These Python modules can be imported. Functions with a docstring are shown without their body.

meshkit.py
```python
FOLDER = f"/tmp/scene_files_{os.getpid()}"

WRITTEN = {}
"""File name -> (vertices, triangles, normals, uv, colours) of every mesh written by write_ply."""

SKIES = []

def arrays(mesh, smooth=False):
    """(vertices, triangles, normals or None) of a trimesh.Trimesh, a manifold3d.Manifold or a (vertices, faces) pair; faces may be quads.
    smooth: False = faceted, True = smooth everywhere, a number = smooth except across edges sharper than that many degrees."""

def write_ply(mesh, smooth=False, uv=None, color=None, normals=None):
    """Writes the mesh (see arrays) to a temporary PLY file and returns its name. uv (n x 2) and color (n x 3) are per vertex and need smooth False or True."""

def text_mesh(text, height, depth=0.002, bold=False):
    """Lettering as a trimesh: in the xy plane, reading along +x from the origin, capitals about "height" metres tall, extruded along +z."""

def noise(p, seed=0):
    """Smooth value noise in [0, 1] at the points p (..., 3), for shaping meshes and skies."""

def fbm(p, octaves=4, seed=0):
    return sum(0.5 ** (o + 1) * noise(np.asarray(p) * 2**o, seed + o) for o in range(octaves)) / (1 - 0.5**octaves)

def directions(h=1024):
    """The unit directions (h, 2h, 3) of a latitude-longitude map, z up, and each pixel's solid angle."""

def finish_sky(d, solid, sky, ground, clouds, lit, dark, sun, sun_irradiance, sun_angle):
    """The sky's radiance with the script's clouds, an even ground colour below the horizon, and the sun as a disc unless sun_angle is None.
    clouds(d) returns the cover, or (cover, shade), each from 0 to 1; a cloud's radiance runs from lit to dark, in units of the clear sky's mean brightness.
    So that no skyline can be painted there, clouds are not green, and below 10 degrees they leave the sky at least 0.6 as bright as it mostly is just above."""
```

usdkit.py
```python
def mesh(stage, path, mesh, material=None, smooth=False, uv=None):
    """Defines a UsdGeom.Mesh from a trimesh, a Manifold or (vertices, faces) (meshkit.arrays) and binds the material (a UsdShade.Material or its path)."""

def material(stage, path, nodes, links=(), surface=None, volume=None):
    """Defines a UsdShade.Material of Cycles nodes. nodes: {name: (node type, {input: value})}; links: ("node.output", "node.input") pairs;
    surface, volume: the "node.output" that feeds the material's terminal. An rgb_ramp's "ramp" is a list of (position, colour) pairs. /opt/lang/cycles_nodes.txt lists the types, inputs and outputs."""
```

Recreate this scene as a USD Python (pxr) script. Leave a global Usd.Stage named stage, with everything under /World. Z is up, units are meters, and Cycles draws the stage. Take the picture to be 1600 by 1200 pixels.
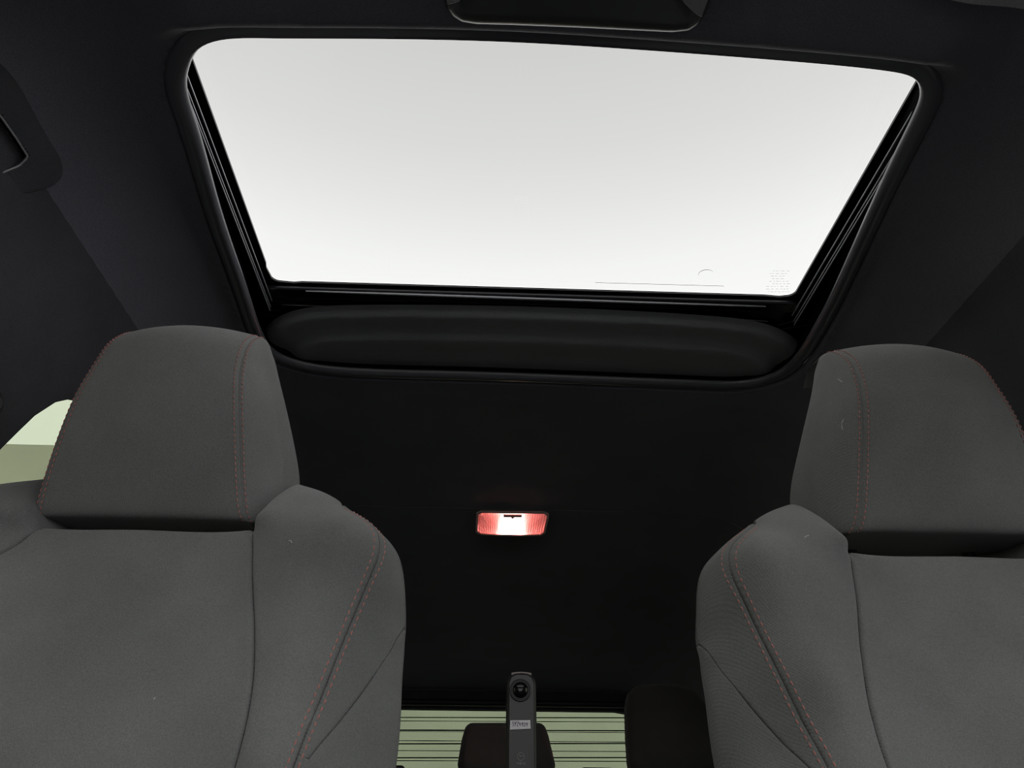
import math, random, numpy as np, trimesh, shapely, manifold3d
from shapely.geometry import Polygon, LineString, Point, box as sbox
from scipy.spatial import Delaunay
from scipy.interpolate import CubicSpline, RBFInterpolator, PchipInterpolator
import usdkit, meshkit
from pxr import Usd, UsdGeom, UsdLux, Gf, Sdf, UsdShade

stage = Usd.Stage.CreateInMemory()
UsdGeom.SetStageUpAxis(stage, 'Z')
UsdGeom.SetStageMetersPerUnit(stage, 1.0)
UsdGeom.Xform.Define(stage, '/World')
UsdGeom.Scope.Define(stage, '/World/Looks')
ZO = 0.76            # the cabin frame used below has its origin at the camera's height above the ground

# ------------------------------------------------------------------ camera, sky, exposure
FOC, CAM = 1200.0, np.array([-.06, 0, 0])
def cam_axes(pitch, yaw, roll):
    cy, sy = math.cos(yaw), math.sin(yaw)
    f = np.array([sy*math.cos(pitch), cy*math.cos(pitch), math.sin(pitch)])
    r = np.array([cy, -sy, 0.]); u = np.cross(r, f)
    c, s = math.cos(roll), math.sin(roll)
    return np.array([c*r+s*u, -s*r+c*u, f])
AX = cam_axes(*np.radians([31.13, 1.98, .43]))
cam = UsdGeom.Camera.Define(stage, '/World/camera')
m = np.eye(4); m[0, :3], m[1, :3], m[2, :3] = AX[0], AX[1], -AX[2]; m[3, :3] = CAM + [0, 0, ZO]
cam.AddTransformOp().Set(Gf.Matrix4d(*m.ravel().tolist()))
cam.CreateHorizontalApertureAttr(36.0); cam.CreateVerticalApertureAttr(27.0)
cam.CreateFocalLengthAttr(36.0*FOC/1600)
cam.CreateClippingRangeAttr((0.01, 1000.0))
cam.CreateExposureAttr(0.0)

SKY = 1.0
usdkit.material(stage, '/World/Looks/sky', {
    'tc': ('texture_coordinate', {}), 'sep': ('separate_xyz', {}),
    'ramp': ('rgb_ramp', {'ramp': [(0, (1.0, 1.0, .99)), (.42, (1.05, 1.06, 1.05)), (.56, (1.06, 1.07, 1.06)), (.635, (.985, .995, .985)), (.70, (.85, .855, .845)), (.743, (.775, .78, .77)), (.826, (.675, .68, .67)), (1, (.58, .585, .575))]}),
    'bg': ('background_shader', {'strength': SKY})},
    [('tc.generated', 'sep.vector'), ('sep.z', 'ramp.fac'), ('ramp.color', 'bg.color')], surface='bg.background')
dome = UsdLux.DomeLight.Define(stage, '/World/sky')
UsdShade.MaterialBindingAPI.Apply(dome.GetPrim()).Bind(UsdShade.Material.Get(stage, '/World/Looks/sky'))

# ------------------------------------------------------------------ helpers
def U(px, py, x=None, y=None, z=None):
    """The point of a plane x=, y= or z= seen at a pixel of the photograph."""
    d = AX.T @ np.array([(px-800)/FOC, (600-py)/FOC, 1])
    k = 0 if x is not None else 1 if y is not None else 2
    return CAM + d*(([x, y, z][k]-CAM[k])/d[k])

used = {}
origins = {}
def numbered(path):
    n = used.get(path, 0); used[path] = n+1
    return path if n == 0 else f'{path}_{n:03d}'
def tag(prim, label=None, cat=None, group=None, kind=None):
    for k, v in (('label', label), ('category', cat), ('group', group), ('kind', kind)):
        if v: prim.SetCustomDataByKey(k, v)
    return prim
def thing(name, label, cat, loc=(0, 0, 0), group=None, kind=None):
    p = numbered('/World/'+name)
    x = UsdGeom.Xform.Define(stage, p)
    x.AddTranslateOp().Set(Gf.Vec3d(float(loc[0]), float(loc[1]), float(loc[2])+ZO))
    origins[p] = np.array(loc, float)
    tag(x.GetPrim(), label, cat, group, kind)
    return p
def obj(name, mesh, mat, parent=None, smooth=35, label=None, cat=None, kind=None):
    p = numbered((parent or '/World')+'/'+name)
    o = origins[parent] if parent else np.array([0, 0, -ZO])
    origins[p] = o
    v, f, n = meshkit.arrays(mesh, smooth)
    me = usdkit.mesh(stage, p, (v, f), L[mat], False)
    me.GetPointsAttr().Set([Gf.Vec3f(*map(float, q)) for q in (v-o)])
    if n is not None:
        me.CreateNormalsAttr([Gf.Vec3f(*map(float, q)) for q in n]); me.SetNormalsInterpolation('vertex')
    tag(me.GetPrim(), label, cat, None, kind)
    return p
cat_ = trimesh.util.concatenate
def TM(v, f): return trimesh.Trimesh(np.asarray(v, float), np.asarray(f), process=False)
def box(x0, x1, y0, y1, z0, z1): 
    b = trimesh.creation.box([x1-x0, y1-y0, z1-z0]); b.apply_translation([(x0+x1)/2, (y0+y1)/2, (z0+z1)/2]); return b
def rbox(x0, x1, y0, y1, z0, z1, r, n=12):
    S = manifold3d.Manifold.sphere(r, n)
    h = manifold3d.Manifold.batch_hull([S.translate([x, y, z]) for x in (x0+r, x1-r) for y in (y0+r, y1-r) for z in (z0+r, z1-r)])
    mm = h.to_mesh(); return TM(mm.vert_properties[:, :3], mm.tri_verts)
def hull(points, r, n=12):
    S = manifold3d.Manifold.sphere(r, n)
    mm = manifold3d.Manifold.batch_hull([S.translate([float(a) for a in p]) for p in points]).to_mesh()
    return TM(mm.vert_properties[:, :3], mm.tri_verts)
def tube(pts, r, sides=8, closed=False):
    p = np.asarray(pts, float); n = len(p)
    t = np.roll(p, -1, 0)-np.roll(p, 1, 0) if closed else np.gradient(p, axis=0)
    t /= np.linalg.norm(t, axis=1, keepdims=True)
    a = np.cross(t, [0, 0, 1.]); bad = np.linalg.norm(a, axis=1) < .2; a[bad] = np.cross(t[bad], [1., 0, 0])
    a /= np.linalg.norm(a, axis=1, keepdims=True); b = np.cross(t, a)
    g = np.arange(sides)*2*math.pi/sides
    r = np.broadcast_to(r, (n,))
    v = p[:, None]+r[:, None, None]*(np.cos(g)[None, :, None]*a[:, None]+np.sin(g)[None, :, None]*b[:, None])
    f = []
    for i in range(n if closed else n-1):
        j = (i+1) % n
        for k in range(sides):
            q = (k+1) % sides
            f += [(i*sides+k, j*sides+k, j*sides+q), (i*sides+k, j*sides+q, i*sides+q)]
    if not closed:
        for k in range(1, sides-1):
            f += [(0, k, k+1), ((n-1)*sides, (n-1)*sides+k+1, (n-1)*sides+k)]
    mm = TM(v.reshape(-1, 3), f); mm.fix_normals(); return mm
def grid(P, flip=False):
    """A mesh over an (n, m, 3) array of points."""
    n, mm = P.shape[:2]; i, j = np.meshgrid(np.arange(n-1), np.arange(mm-1), indexing='ij')
    a = (i*mm+j).ravel(); q = np.stack([a, a+1, a+mm+1, a+mm], 1)
    f = np.vstack([q[:, [0, 1, 2]], q[:, [0, 2, 3]]])
    return TM(P.reshape(-1, 3), f[:, ::-1] if flip else f)
def resample(c, step, closed=False):
    c = np.asarray(c, float)
    if closed: c = np.vstack([c, c[:1]])
    s = np.r_[0, np.cumsum(np.linalg.norm(np.diff(c, axis=0), axis=1))]
    keep = np.r_[True, np.diff(s) > 1e-9]; c, s = c[keep], s[keep]
    n = max(2, int(s[-1]/step)+1); t = np.linspace(0, s[-1], n+1)
    o = np.stack([np.interp(t, s, c[:, k]) for k in range(c.shape[1])], 1)
    return o[:-1] if closed else o
def spline(c, n, closed=False):
    c = np.asarray(c, float)
    if closed: c = np.vstack([c, c[:1]])
    s = np.r_[0, np.cumsum(np.linalg.norm(np.diff(c, axis=0), axis=1)**.7)]
    cs = CubicSpline(s, c, bc_type='periodic' if closed else 'natural')
    return cs(np.linspace(0, s[-1], n+1)[:-1] if closed else np.linspace(0, s[-1], n))
def tri2d(poly, step, rings=(.0006, .0015, .003, .006, .012), estep=None):
    estep = estep or step
    """Triangulates a shapely polygon with inner points and rings along its edges: points, faces, boundary loops (index lists)."""
    pts, loops = [], []
    for ring in [poly.exterior, *poly.interiors]:
        c = np.array(ring.coords)[:-1]
        out = []
        for a, b in zip(c, np.roll(c, -1, 0)):
            n = max(1, int(np.ceil(np.linalg.norm(b-a)/estep)))
            out += [a+(b-a)*k/n for k in range(n)]
        loops.append(list(range(len(pts), len(pts)+len(out)))); pts += out
    nb = len(pts)
    for d in rings:
        q = poly.buffer(-d)
        for g in getattr(q, 'geoms', [q]):
            if g.is_empty: continue
            for ring in [g.exterior, *g.interiors]: pts += list(resample(np.array(ring.coords)[:-1], estep if d < .0025 else (step+estep)/2, True))
    x0, y0, x1, y1 = poly.bounds; h = step*.87
    inn = poly.buffer(-(rings[-1] if rings else 0)-step*.6)
    gx, gy = np.meshgrid(np.arange(x0, x1, step), np.arange(y0, y1, h)); gx = gx+(np.arange(len(gx)) % 2)[:, None]*step/2
    g = np.stack([gx.ravel(), gy.ravel()], 1)
    if not inn.is_empty: pts += list(g[shapely.contains_xy(inn, g[:, 0], g[:, 1])])
    pts = np.array(pts); T = Delaunay(pts).simplices
    cc = pts[T].mean(1); T = T[shapely.contains_xy(poly, cc[:, 0], cc[:, 1])]
    a, b, c = pts[T[:, 0]], pts[T[:, 1]], pts[T[:, 2]]
    ar = (b[:, 0]-a[:, 0])*(c[:, 1]-a[:, 1])-(b[:, 1]-a[:, 1])*(c[:, 0]-a[:, 0])
    T = np.where((ar < 0)[:, None], T[:, ::-1], T); T = T[np.abs(ar) > 1e-12]
    return pts, T, loops
def slab(poly, step, front, back, rings=(.0006, .0015, .003, .006, .012), estep=None):
    """A closed solid over a polygon between two surfaces: front(p) and back(p) map the polygon's 2-D points to 3-D."""
    p, T, loops = tri2d(poly, step, rings, estep)
    A, B = front(p), back(p); n = len(p)
    e = np.sort(np.vstack([T[:, [0, 1]], T[:, [1, 2]], T[:, [2, 0]]]), 1)
    d = np.vstack([T[:, [0, 1]], T[:, [1, 2]], T[:, [2, 0]]])
    _, inv, cnt = np.unique(e, axis=0, return_inverse=True, return_counts=True)
    d = d[cnt[inv.ravel()] == 1]
    side = np.vstack([np.stack([d[:, 0], d[:, 0]+n, d[:, 1]+n], 1), np.stack([d[:, 0], d[:, 1]+n, d[:, 1]], 1)])
    mm = TM(np.vstack([A, B]), np.vstack([T, T[:, ::-1]+n, side]))
    if mm.volume < 0: mm.invert()
    return mm
def drop(p, edges):
    """How far a surface falls back near its seams and edges: a quarter round of radius r along each polyline."""
    o = np.zeros(len(p))
    for line, r in edges:
        d = shapely.distance(shapely.points(p), LineString(line))
        k = np.clip(r-d, 0, r); o = np.maximum(o, r-np.sqrt(np.maximum(r*r-k*k, 0)))
    return o
def stitches(curve, length, gap, r):
    """Thread stitches laid end to end along a curve: flat octahedral beads, one mesh."""
    c = np.asarray(curve, float); s = np.r_[0, np.cumsum(np.linalg.norm(np.diff(c, axis=0), axis=1))]
    out, at = [], 0.0
    while at+length < s[-1]:
        a, b = [np.array([np.interp(t, s, c[:, k]) for k in range(3)]) for t in (at, at+length)]
        mid = (a+b)/2; mid[1] -= r*.4
        q = np.vstack([a, a*.75+b*.25, mid, a*.25+b*.75, b])
        out.append(tube(q, np.array([.25, .95, 1.1, .95, .25])*r, 6)); at += length+gap
    return cat_(out)

# ------------------------------------------------------------------ materials
L = {}
def mat(name, nodes, links, surface): L[name] = usdkit.material(stage, '/World/Looks/'+name, nodes, links, surface=surface)
def plain(name, col, rough=.6, **k): mat(name, {'p': ('principled_bsdf', dict(base_color=col, roughness=rough, **k))}, [], 'p.BSDF')
def cloth(name, c0, c1, scale=900, weave=260, bump=.35, rough=.92, sheen=.15, big=.25, spec=.25):
    mat(name, {
        'g': ('geometry', {}),
        'n': ('noise_texture', {'scale': scale, 'detail': 2.0}), 'r': ('rgb_ramp', {'ramp': [(.25, c0), (.75, c1)]}),
        'n2': ('noise_texture', {'scale': 9.0, 'detail': 3.0}), 'r2': ('rgb_ramp', {'ramp': [(.3, (1-big,)*3), (.7, (1+0*big,)*3)]}),
        'x': ('mix_color', {'blend_type': 'multiply', 'fac': 1.0}),
        'mp': ('mapping', {'rotation': (.5, .0, .6)}),
        'w': ('wave_texture', {'scale': weave, 'distortion': 2.0, 'detail': 1.0, 'bands_direction': 'diagonal'}),
        'm': ('mix_float', {'fac': .25}),
        'b': ('bump', {'strength': bump, 'distance': .0012}),
        'p': ('principled_bsdf', {'roughness': rough, 'sheen_weight': sheen, 'sheen_roughness': .5, 'specular_ior_level': spec})},
        [('g.position', 'n.vector'), ('g.position', 'n2.vector'), ('g.position', 'mp.vector'), ('mp.vector', 'w.vector'),
         ('n.fac', 'r.fac'), ('n2.fac', 'r2.fac'), ('r.color', 'x.a'), ('r2.color', 'x.b'), ('x.result', 'p.base_color'),
         ('n.fac', 'm.a'), ('w.fac', 'm.b'), ('m.result', 'b.height'), ('b.normal', 'p.normal')], 'p.BSDF')
cloth('seat_cloth', (.156, .160, .157), (.231, .236, .23))
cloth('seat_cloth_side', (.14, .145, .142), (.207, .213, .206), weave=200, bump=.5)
cloth('rear_cloth', (.05, .048, .048), (.075, .07, .07))
cloth('headlining', (.142, .138, .170), (.198, .192, .234), scale=700, weave=50, bump=.15, sheen=.15, big=.12, spec=.1)
cloth('shade_cloth', (.26, .262, .285), (.36, .362, .39), scale=700, weave=50, bump=.12, sheen=.3, big=.1, spec=.15)
cloth('visor_cloth', (.34, .34, .36), (.46, .46, .48), scale=500, weave=50, bump=.3, sheen=.15, big=.1)
cloth('carpet', (.015, .015, .016), (.03, .03, .03), scale=300)
cloth('pillar_cloth', (.076, .077, .088), (.108, .109, .124), scale=700, weave=50, bump=.15, sheen=0., spec=.1)
plain('seam_thread', (.46, .19, .17), .7)
plain('dark_thread', (.07, .05, .055), .8)
plain('dark_plastic', (.018, .018, .021), .5)
plain('console_plastic', (.05, .05, .056), .42, coat_weight=.8, coat_roughness=.28)
plain('black_gloss', (.006, .005, .007), .16)
plain('black_rubber', (.008, .008, .009), .45)
plain('lip_trim', (.115, .115, .135), .24, specular_ior_level=.9, sheen_weight=.2, sheen_roughness=.3)
plain('black_matte', (.006, .006, .007), .9, specular_ior_level=.02)
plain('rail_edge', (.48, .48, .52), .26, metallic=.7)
plain('camera_body', (.085, .086, .09), .45)
plain('cap_plastic', (.26, .22, .22), .4)
plain('camera_side', (.012, .011, .013), .4)
plain('lens_ring', (.008, .008, .009), .3)
plain('lens_glass', (.004, .004, .005), .06)
plain('emblem_print', (.34, .34, .35), .5)
plain('sticker_paper', (.95, .90, .97), .6)
plain('ink', (.12, .08, .14), .6)
plain('steel', (.3, .3, .31), .3, metallic=1.0)
plain('lint', (.5, .5, .5), .8)
plain('pink_reflector', (.85, .60, .58), .45)
plain('white_reflector', (.9, .86, .84), .35)
plain('rib_plastic', (.55, .24, .21), .4)
plain('map_lens', (.30, .29, .31), .3)
plain('heater_wire', (.02, .017, .014), .6)
plain('glass_print', (.55, .56, .56), .6)
mat('bulb', {'e': ('emission', {'color': (1, .84, .81), 'strength': 240.0})}, [], 'e.emission')
def pane(name, tint, gloss=.03):
    mat(name, {'t': ('transparent_bsdf', {'color': tint}), 'g': ('glossy_bsdf', {'color': (1, 1, 1), 'roughness': .02}), 'm': ('mix_closure', {'fac': gloss})},
        [('t.BSDF', 'm.closure1'), ('g.BSDF', 'm.closure2')], 'm.closure')
pane('roof_glass', (.985, .985, .98))
pane('side_glass', (.80, .84, .73))
pane('rear_glass', (.84, .90, .79))
mat('lamp_lens', {'t': ('transparent_bsdf', {'color': (1, .80, .78)}), 'd': ('translucent_bsdf', {'color': (1, .66, .63)}), 'g': ('glossy_bsdf', {'color': (1, .8, .8), 'roughness': .15}),
    'm': ('mix_closure', {'fac': .6}), 'm2': ('mix_closure', {'fac': .06})},
    [('t.BSDF', 'm.closure1'), ('d.BSDF', 'm.closure2'), ('m.closure', 'm2.closure1'), ('g.BSDF', 'm2.closure2')], 'm2.closure')
def mottled(name, c0, c1, scale, rough=.9, bump=.2):
    mat(name, {'g': ('geometry', {}), 'n': ('noise_texture', {'scale': scale, 'detail': 5.0}), 'r': ('rgb_ramp', {'ramp': [(.3, c0), (.7, c1)]}),
               'b': ('bump', {'strength': bump, 'distance': .01}), 'p': ('principled_bsdf', {'roughness': rough})},
        [('g.position', 'n.vector'), ('n.fac', 'r.fac'), ('r.color', 'p.base_color'), ('n.fac', 'b.height'), ('b.normal', 'p.normal')], 'p.BSDF')
mottled('outside_plaster', (.50, .50, .42), (.56, .56, .47), 3.0)
mottled('asphalt', (.10, .10, .098), (.15, .15, .147), 30.0)

# ------------------------------------------------------------------ the cabin: ceiling, lip of the roof opening, sides, floor
zc = PchipInterpolator([.0, .15, .30, .45, .93, 1.2, 1.57, 2.2, 2.75, 3.0], [.50, .60, .643, .655, .655, .643, .602, .54, .462, .42])
sd = lambda x: .20*np.clip((x-.37)/.23, 0, 2)**2.3
OPEN_PX = [(600,63),(420,62),(345,65),(310,80),(296,105),(291,132),(297,165),(310,205),(345,330),(385,450),(401,500),(413,530),(432,553),(470,568),(530,577),(700,583),(900,590),(1100,598),(1160,598),(1205,588),(1237,566),(1268,520),(1290,480),(1340,370),(1400,240),(1427,185),(1438,155),(1436,135),(1425,123),(1385,113),(1200,95),(1000,80),(800,68)]
loop = spline([U(*p, z=.655)[:2] for p in OPEN_PX], 260, True)
if Polygon(loop).exterior.is_ccw is False: loop = loop[::-1]
loop = np.roll(loop, 0, 0)
tl = np.roll(loop, -1, 0)-np.roll(loop, 1, 0); tl /= np.linalg.norm(tl, axis=1, keepdims=True)
nl = np.stack([tl[:, 1], -tl[:, 0]], 1)                     # outward
wf = np.clip(-nl[:, 1], 0, 1)**2*(loop[:, 1] < .55)         # 1 along the front edge
openpoly = Polygon(loop)
holepoly = Polygon(loop+nl*(.021-.005*wf)[:, None])
def roof_z(p, lip=True):
    x, y = p[:, 0], p[:, 1]
    z = zc(y)-sd(np.abs(x))
    d = shapely.distance(shapely.points(p), holepoly.exterior)
    front = np.clip((.52-y)/.06, 0, 1)*np.clip((.42-np.abs(x-.005))/.08, 0, 1)
    z = z+(np.where(d < .024, -.031+.033*(1-d/.024)**2, -.031*np.exp(-((d-.024)/.06)**2)))*front
    side = np.clip((np.abs(x-.005)-.33)/.05, 0, 1)*np.clip((1.02-y)/.05, 0, 1)
    z = z+.004*np.exp(-((d-.012)/.010)**2)*side             # the shallow valley outside the lip
    for xr, s in ((-.146, 1), (.172, -1)):
        z = z-.010*np.exp(-((x-xr-s*(.44-y)*.03)/.007)**2)*(y < .46)*np.clip((.447-y)/.01, 0, 1)*np.clip((d-.012)/.03, 0, 1)
    z = z-.003*np.exp(-((y-1.13)/.03)**2)*(np.abs(x) < .5)
    return z
lamp_hole = Polygon([(-.070, 1.526), (.064, 1.526), (.062, 1.586), (-.069, 1.586)])
ceil_poly = sbox(-.585, .12, .585, 2.78).difference(holepoly).difference(lamp_hole)
p3 = lambda fz: (lambda p: np.column_stack([p, fz(p)]))
ceil = slab(ceil_poly, .016, p3(roof_z), lambda p: np.column_stack([p, roof_z(p)+.012]), rings=(.002, .005, .010, .016, .024))
obj('ceiling', ceil, 'headlining', label='black cloth headlining with the roof opening cut through it', kind='structure')

def sweep_loop(profile, closed=True):
    """profile(i) -> list of (outward, height) at loop point i."""
    P = np.array([[np.r_[loop[i]+nl[i]*d, z] for d, z in profile(i)] for i in range(len(loop))])
    P = np.concatenate([P, P[:1]], 0)
    return grid(P)
def lip_profile(i):
    w = wf[i]; z0 = .655
    a = [(.0240, z0+.003+.006*w), (.0212, z0+.001+.004*w), (.0190, z0-.0012*(1-w)+.002*w), (.016, z0-.003*(1-w)), (.011, z0-.0042*(1-w)), (.006, z0-.0038*(1-w)), (.0028, z0-.002), (.0008, z0+.001), (.0, z0+.0038), (.0008, z0+.0058)]
    return a
lip = sweep_loop(lip_profile); 
obj('trim_1', lip, 'lip_trim', smooth=50, label='soft rolled black trim lip running round the roof opening', kind='structure')
wall_p = sweep_loop(lambda i: [(.0006, .6605), (.0105, .6625), (.0125, .684), (.0135, .7003)])
obj('trim_5', wall_p, 'black_matte', smooth=50, label='glossy black inner side of the roof opening above the lip', kind='structure')
# thin seam across the headlining above the rear lamp
xs = np.linspace(-.52, .52, 60); seam_y = 1.515
obj('trim_2', tube(np.column_stack([xs, np.full(60, seam_y), roof_z(np.column_stack([xs, np.full(60, seam_y)]))+.0002]), .0011, 6), 'lip_trim', label='thin seam line across the headlining beside the lit lamp', kind='structure')

# side walls with their window openings: polygons in (y, z) laid on a curved side
xw = PchipInterpolator([-.50, .0, .2, .35, .47, .56, .62], [.68, .665, .63, .60, .562, .530, .50])
def side_poly():
    out = Polygon([(-.75, .02), (-.70, -.02), (-.6, -.46), (2.95, -.46), (2.95, .46), (2.2, .56), (1.2, .60), (.3, .60), (.05, .52)])
    front = Polygon([(-.50, .07), (.50, .05), (.565, .33), (.54, .41), (.25, .45), (.0, .40)]).buffer(-.02).buffer(.02)
    rear = Polygon([(.735, .05), (.775, .35), (.792, .42), (.806, .446), (.832, .468), (.868, .484), (.94, .514), (1.20, .518), (1.36, .46), (1.42, .34), (1.42, .12), (1.38, .05)])
    return out.difference(front).difference(rear), rear, front
sp, rear_open, front_open = side_poly()
def on_side(s, off=0.0): return lambda p: np.column_stack([s*(xw(p[:, 1])+off), p[:, 0], p[:, 1]])
for s, nm in ((-1, 'left'), (1, 'right')):
    obj('wall_'+nm, slab(sp, .03, on_side(s), on_side(s, .035), rings=(.004, .012)), 'pillar_cloth', label=f'black inner side of the cabin with pillar and door windows, {nm} of the view', kind='structure')
    w = thing('window_%d' % (2 if s < 0 else 3), f'{"left" if s < 0 else "right"} rear door window of greenish tinted glass', None, (s*.6, 1.1, .05), kind='structure')
    obj('pane', slab(rear_open.buffer(.012), .04, on_side(s, .014), on_side(s, .018), rings=(.01,)), 'side_glass', w)
obj('floor', box(-.68, .68, -.75, 2.95, -.50, -.46), 'carpet', smooth=False, label='dark carpeted cabin floor', kind='structure')

# tailgate with the rear window
def on_gate(t): return lambda p: np.column_stack([p[:, 0], 2.80+(.40-p[:, 1])*.42+t, p[:, 1]])
gate_out = Polygon([(-.70, -.48), (.70, -.48), (.68, .1), (.58, .50), (-.58, .50), (-.68, .1)])
glass_open = Polygon([(-.56, .13), (.56, .13), (.50, .34), (.46, .392), (.40, .401), (-.40, .401), (-.46, .392), (-.50, .34)])
obj('wall_back', slab(gate_out.difference(glass_open), .03, on_gate(0), on_gate(.04), rings=(.004, .012)), 'pillar_cloth', label='dark inner face of the tailgate around the rear window', kind='structure')
obj('trim_3', tube(np.column_stack([xs, np.full(60, 2.772), roof_z(np.column_stack([xs, np.full(60, 2.772)]))-.001]), .004, 8), 'lip_trim', label='thin rear edge strip of the headlining above the rear window', kind='structure')
obj('trim_4', rbox(-.48, .48, 2.765, 2.80, .408, .428, .008), 'dark_plastic', label='dark weather strip just above the rear window glass', kind='structure')
w = thing('window_1', 'rear window of pale green tinted glass crossed by heating wires', None, (0, 2.9, .05), kind='structure')
obj('pane', slab(glass_open.buffer(.012), .06, on_gate(.016), on_gate(.021), rings=(.01,)), 'rear_glass', w)
for ya, yb, r in ((1120.5, 1121.2, .0017), (1125.8, 1127.3, .0011), (1139.5, 1140.5, .0021), (1141.3, 1143.2, .0010), (1155.3, 1157.4, .0012), (1160.0, 1159.8, .0021), (1170.4, 1171.8, .0013), (1181.3, 1181.3, .0020), (1185.8, 1186.9, .0013), (1203, 1203, .002), (1210, 1210, .0013), (1224, 1224, .002)):
    za, zb = (U(q, yy, y=2.815)[2] for q, yy in ((640, ya), (950, yb)))
    xa, xb = (U(q, yy, y=2.815)[0] for q, yy in ((640, ya), (950, yb)))
    q = np.linspace(-.47, .47, 14); zz = za+(zb-za)*(q-xa)/(xb-xa)
    obj('heating_wire', tube(np.column_stack([q, 2.80+(.40-zz)*.42+.012, zz]), r, 6), 'heater_wire', w)

# ------------------------------------------------------------------ the sunroof
sr = thing('sunroof', 'large glass sunroof panel with glossy black frame in the headlining opening', 'sunroof', (0, .7, .70))
ZG = .70
inner = sbox(-.3775, .40, .386, .889).buffer(-.012).buffer(.012)
outer = sbox(-.47, .36, .478, .918)
flat = lambda z: (lambda p: np.column_stack([p, np.full(len(p), z)]))
obj('frame', slab(outer.difference(inner), .03, flat(ZG), flat(ZG+.003), rings=(.002, .006)), 'black_gloss', sr, smooth=30)
gp = obj('glass_panel', slab(sbox(-.39, .37, .40, .905), .05, flat(ZG+.0035), flat(ZG+.0085), rings=(.01,)), 'roof_glass', sr, smooth=30)
for s in (-1, 1):
    side = loop[(np.abs(loop[:, 0]-.004) > .36) & (np.sign(loop[:, 0]) == s) & (loop[:, 1] > .5) & (loop[:, 1] < .97)]
    side = side[np.argsort(side[:, 1])]
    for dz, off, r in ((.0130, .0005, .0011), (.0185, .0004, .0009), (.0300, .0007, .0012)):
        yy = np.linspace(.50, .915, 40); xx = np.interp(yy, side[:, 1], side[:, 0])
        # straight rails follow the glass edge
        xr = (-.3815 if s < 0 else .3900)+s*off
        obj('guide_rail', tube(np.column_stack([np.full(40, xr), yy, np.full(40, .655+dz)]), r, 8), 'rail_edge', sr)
def bar_from_px(x0, y0, x1, y1, z, r):
    a, b = U(x0, y0, z=z), U(x1, y1, z=z); t = np.linspace(0, 1, 24)[:, None]
    return tube(a*(1-t)+b*t, r*np.sin(np.clip(np.linspace(.04, .96, 24), .04, .96)*math.pi)**.4, 8)
obj('rear_beam', rbox(-.40, .41, .893, .917, .690, .699, .004), 'black_gloss', sr)
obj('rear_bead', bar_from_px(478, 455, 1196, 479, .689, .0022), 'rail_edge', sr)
ca_ = thing('trim_6', 'black roof cassette and rubber seals behind the sunroof glass', None, (0, 1.0, .70), kind='structure')
obj('cassette_panel', slab(sbox(-.47, .9185, .478, 1.14), .03, flat(ZG), flat(ZG+.012), rings=(.004,)), 'black_gloss', ca_, smooth=30)
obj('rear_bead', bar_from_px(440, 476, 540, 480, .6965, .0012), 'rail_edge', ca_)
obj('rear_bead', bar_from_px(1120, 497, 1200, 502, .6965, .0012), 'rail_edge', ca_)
for a, b in (((408, 492), (470, 496)), ((405, 484), (440, 486)), ((1200, 518), (1262, 508)), ((1215, 508), (1258, 498))):
    obj('corner_seal', bar_from_px(*a, *b, .6965, .0016), 'black_rubber', ca_)
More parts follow.
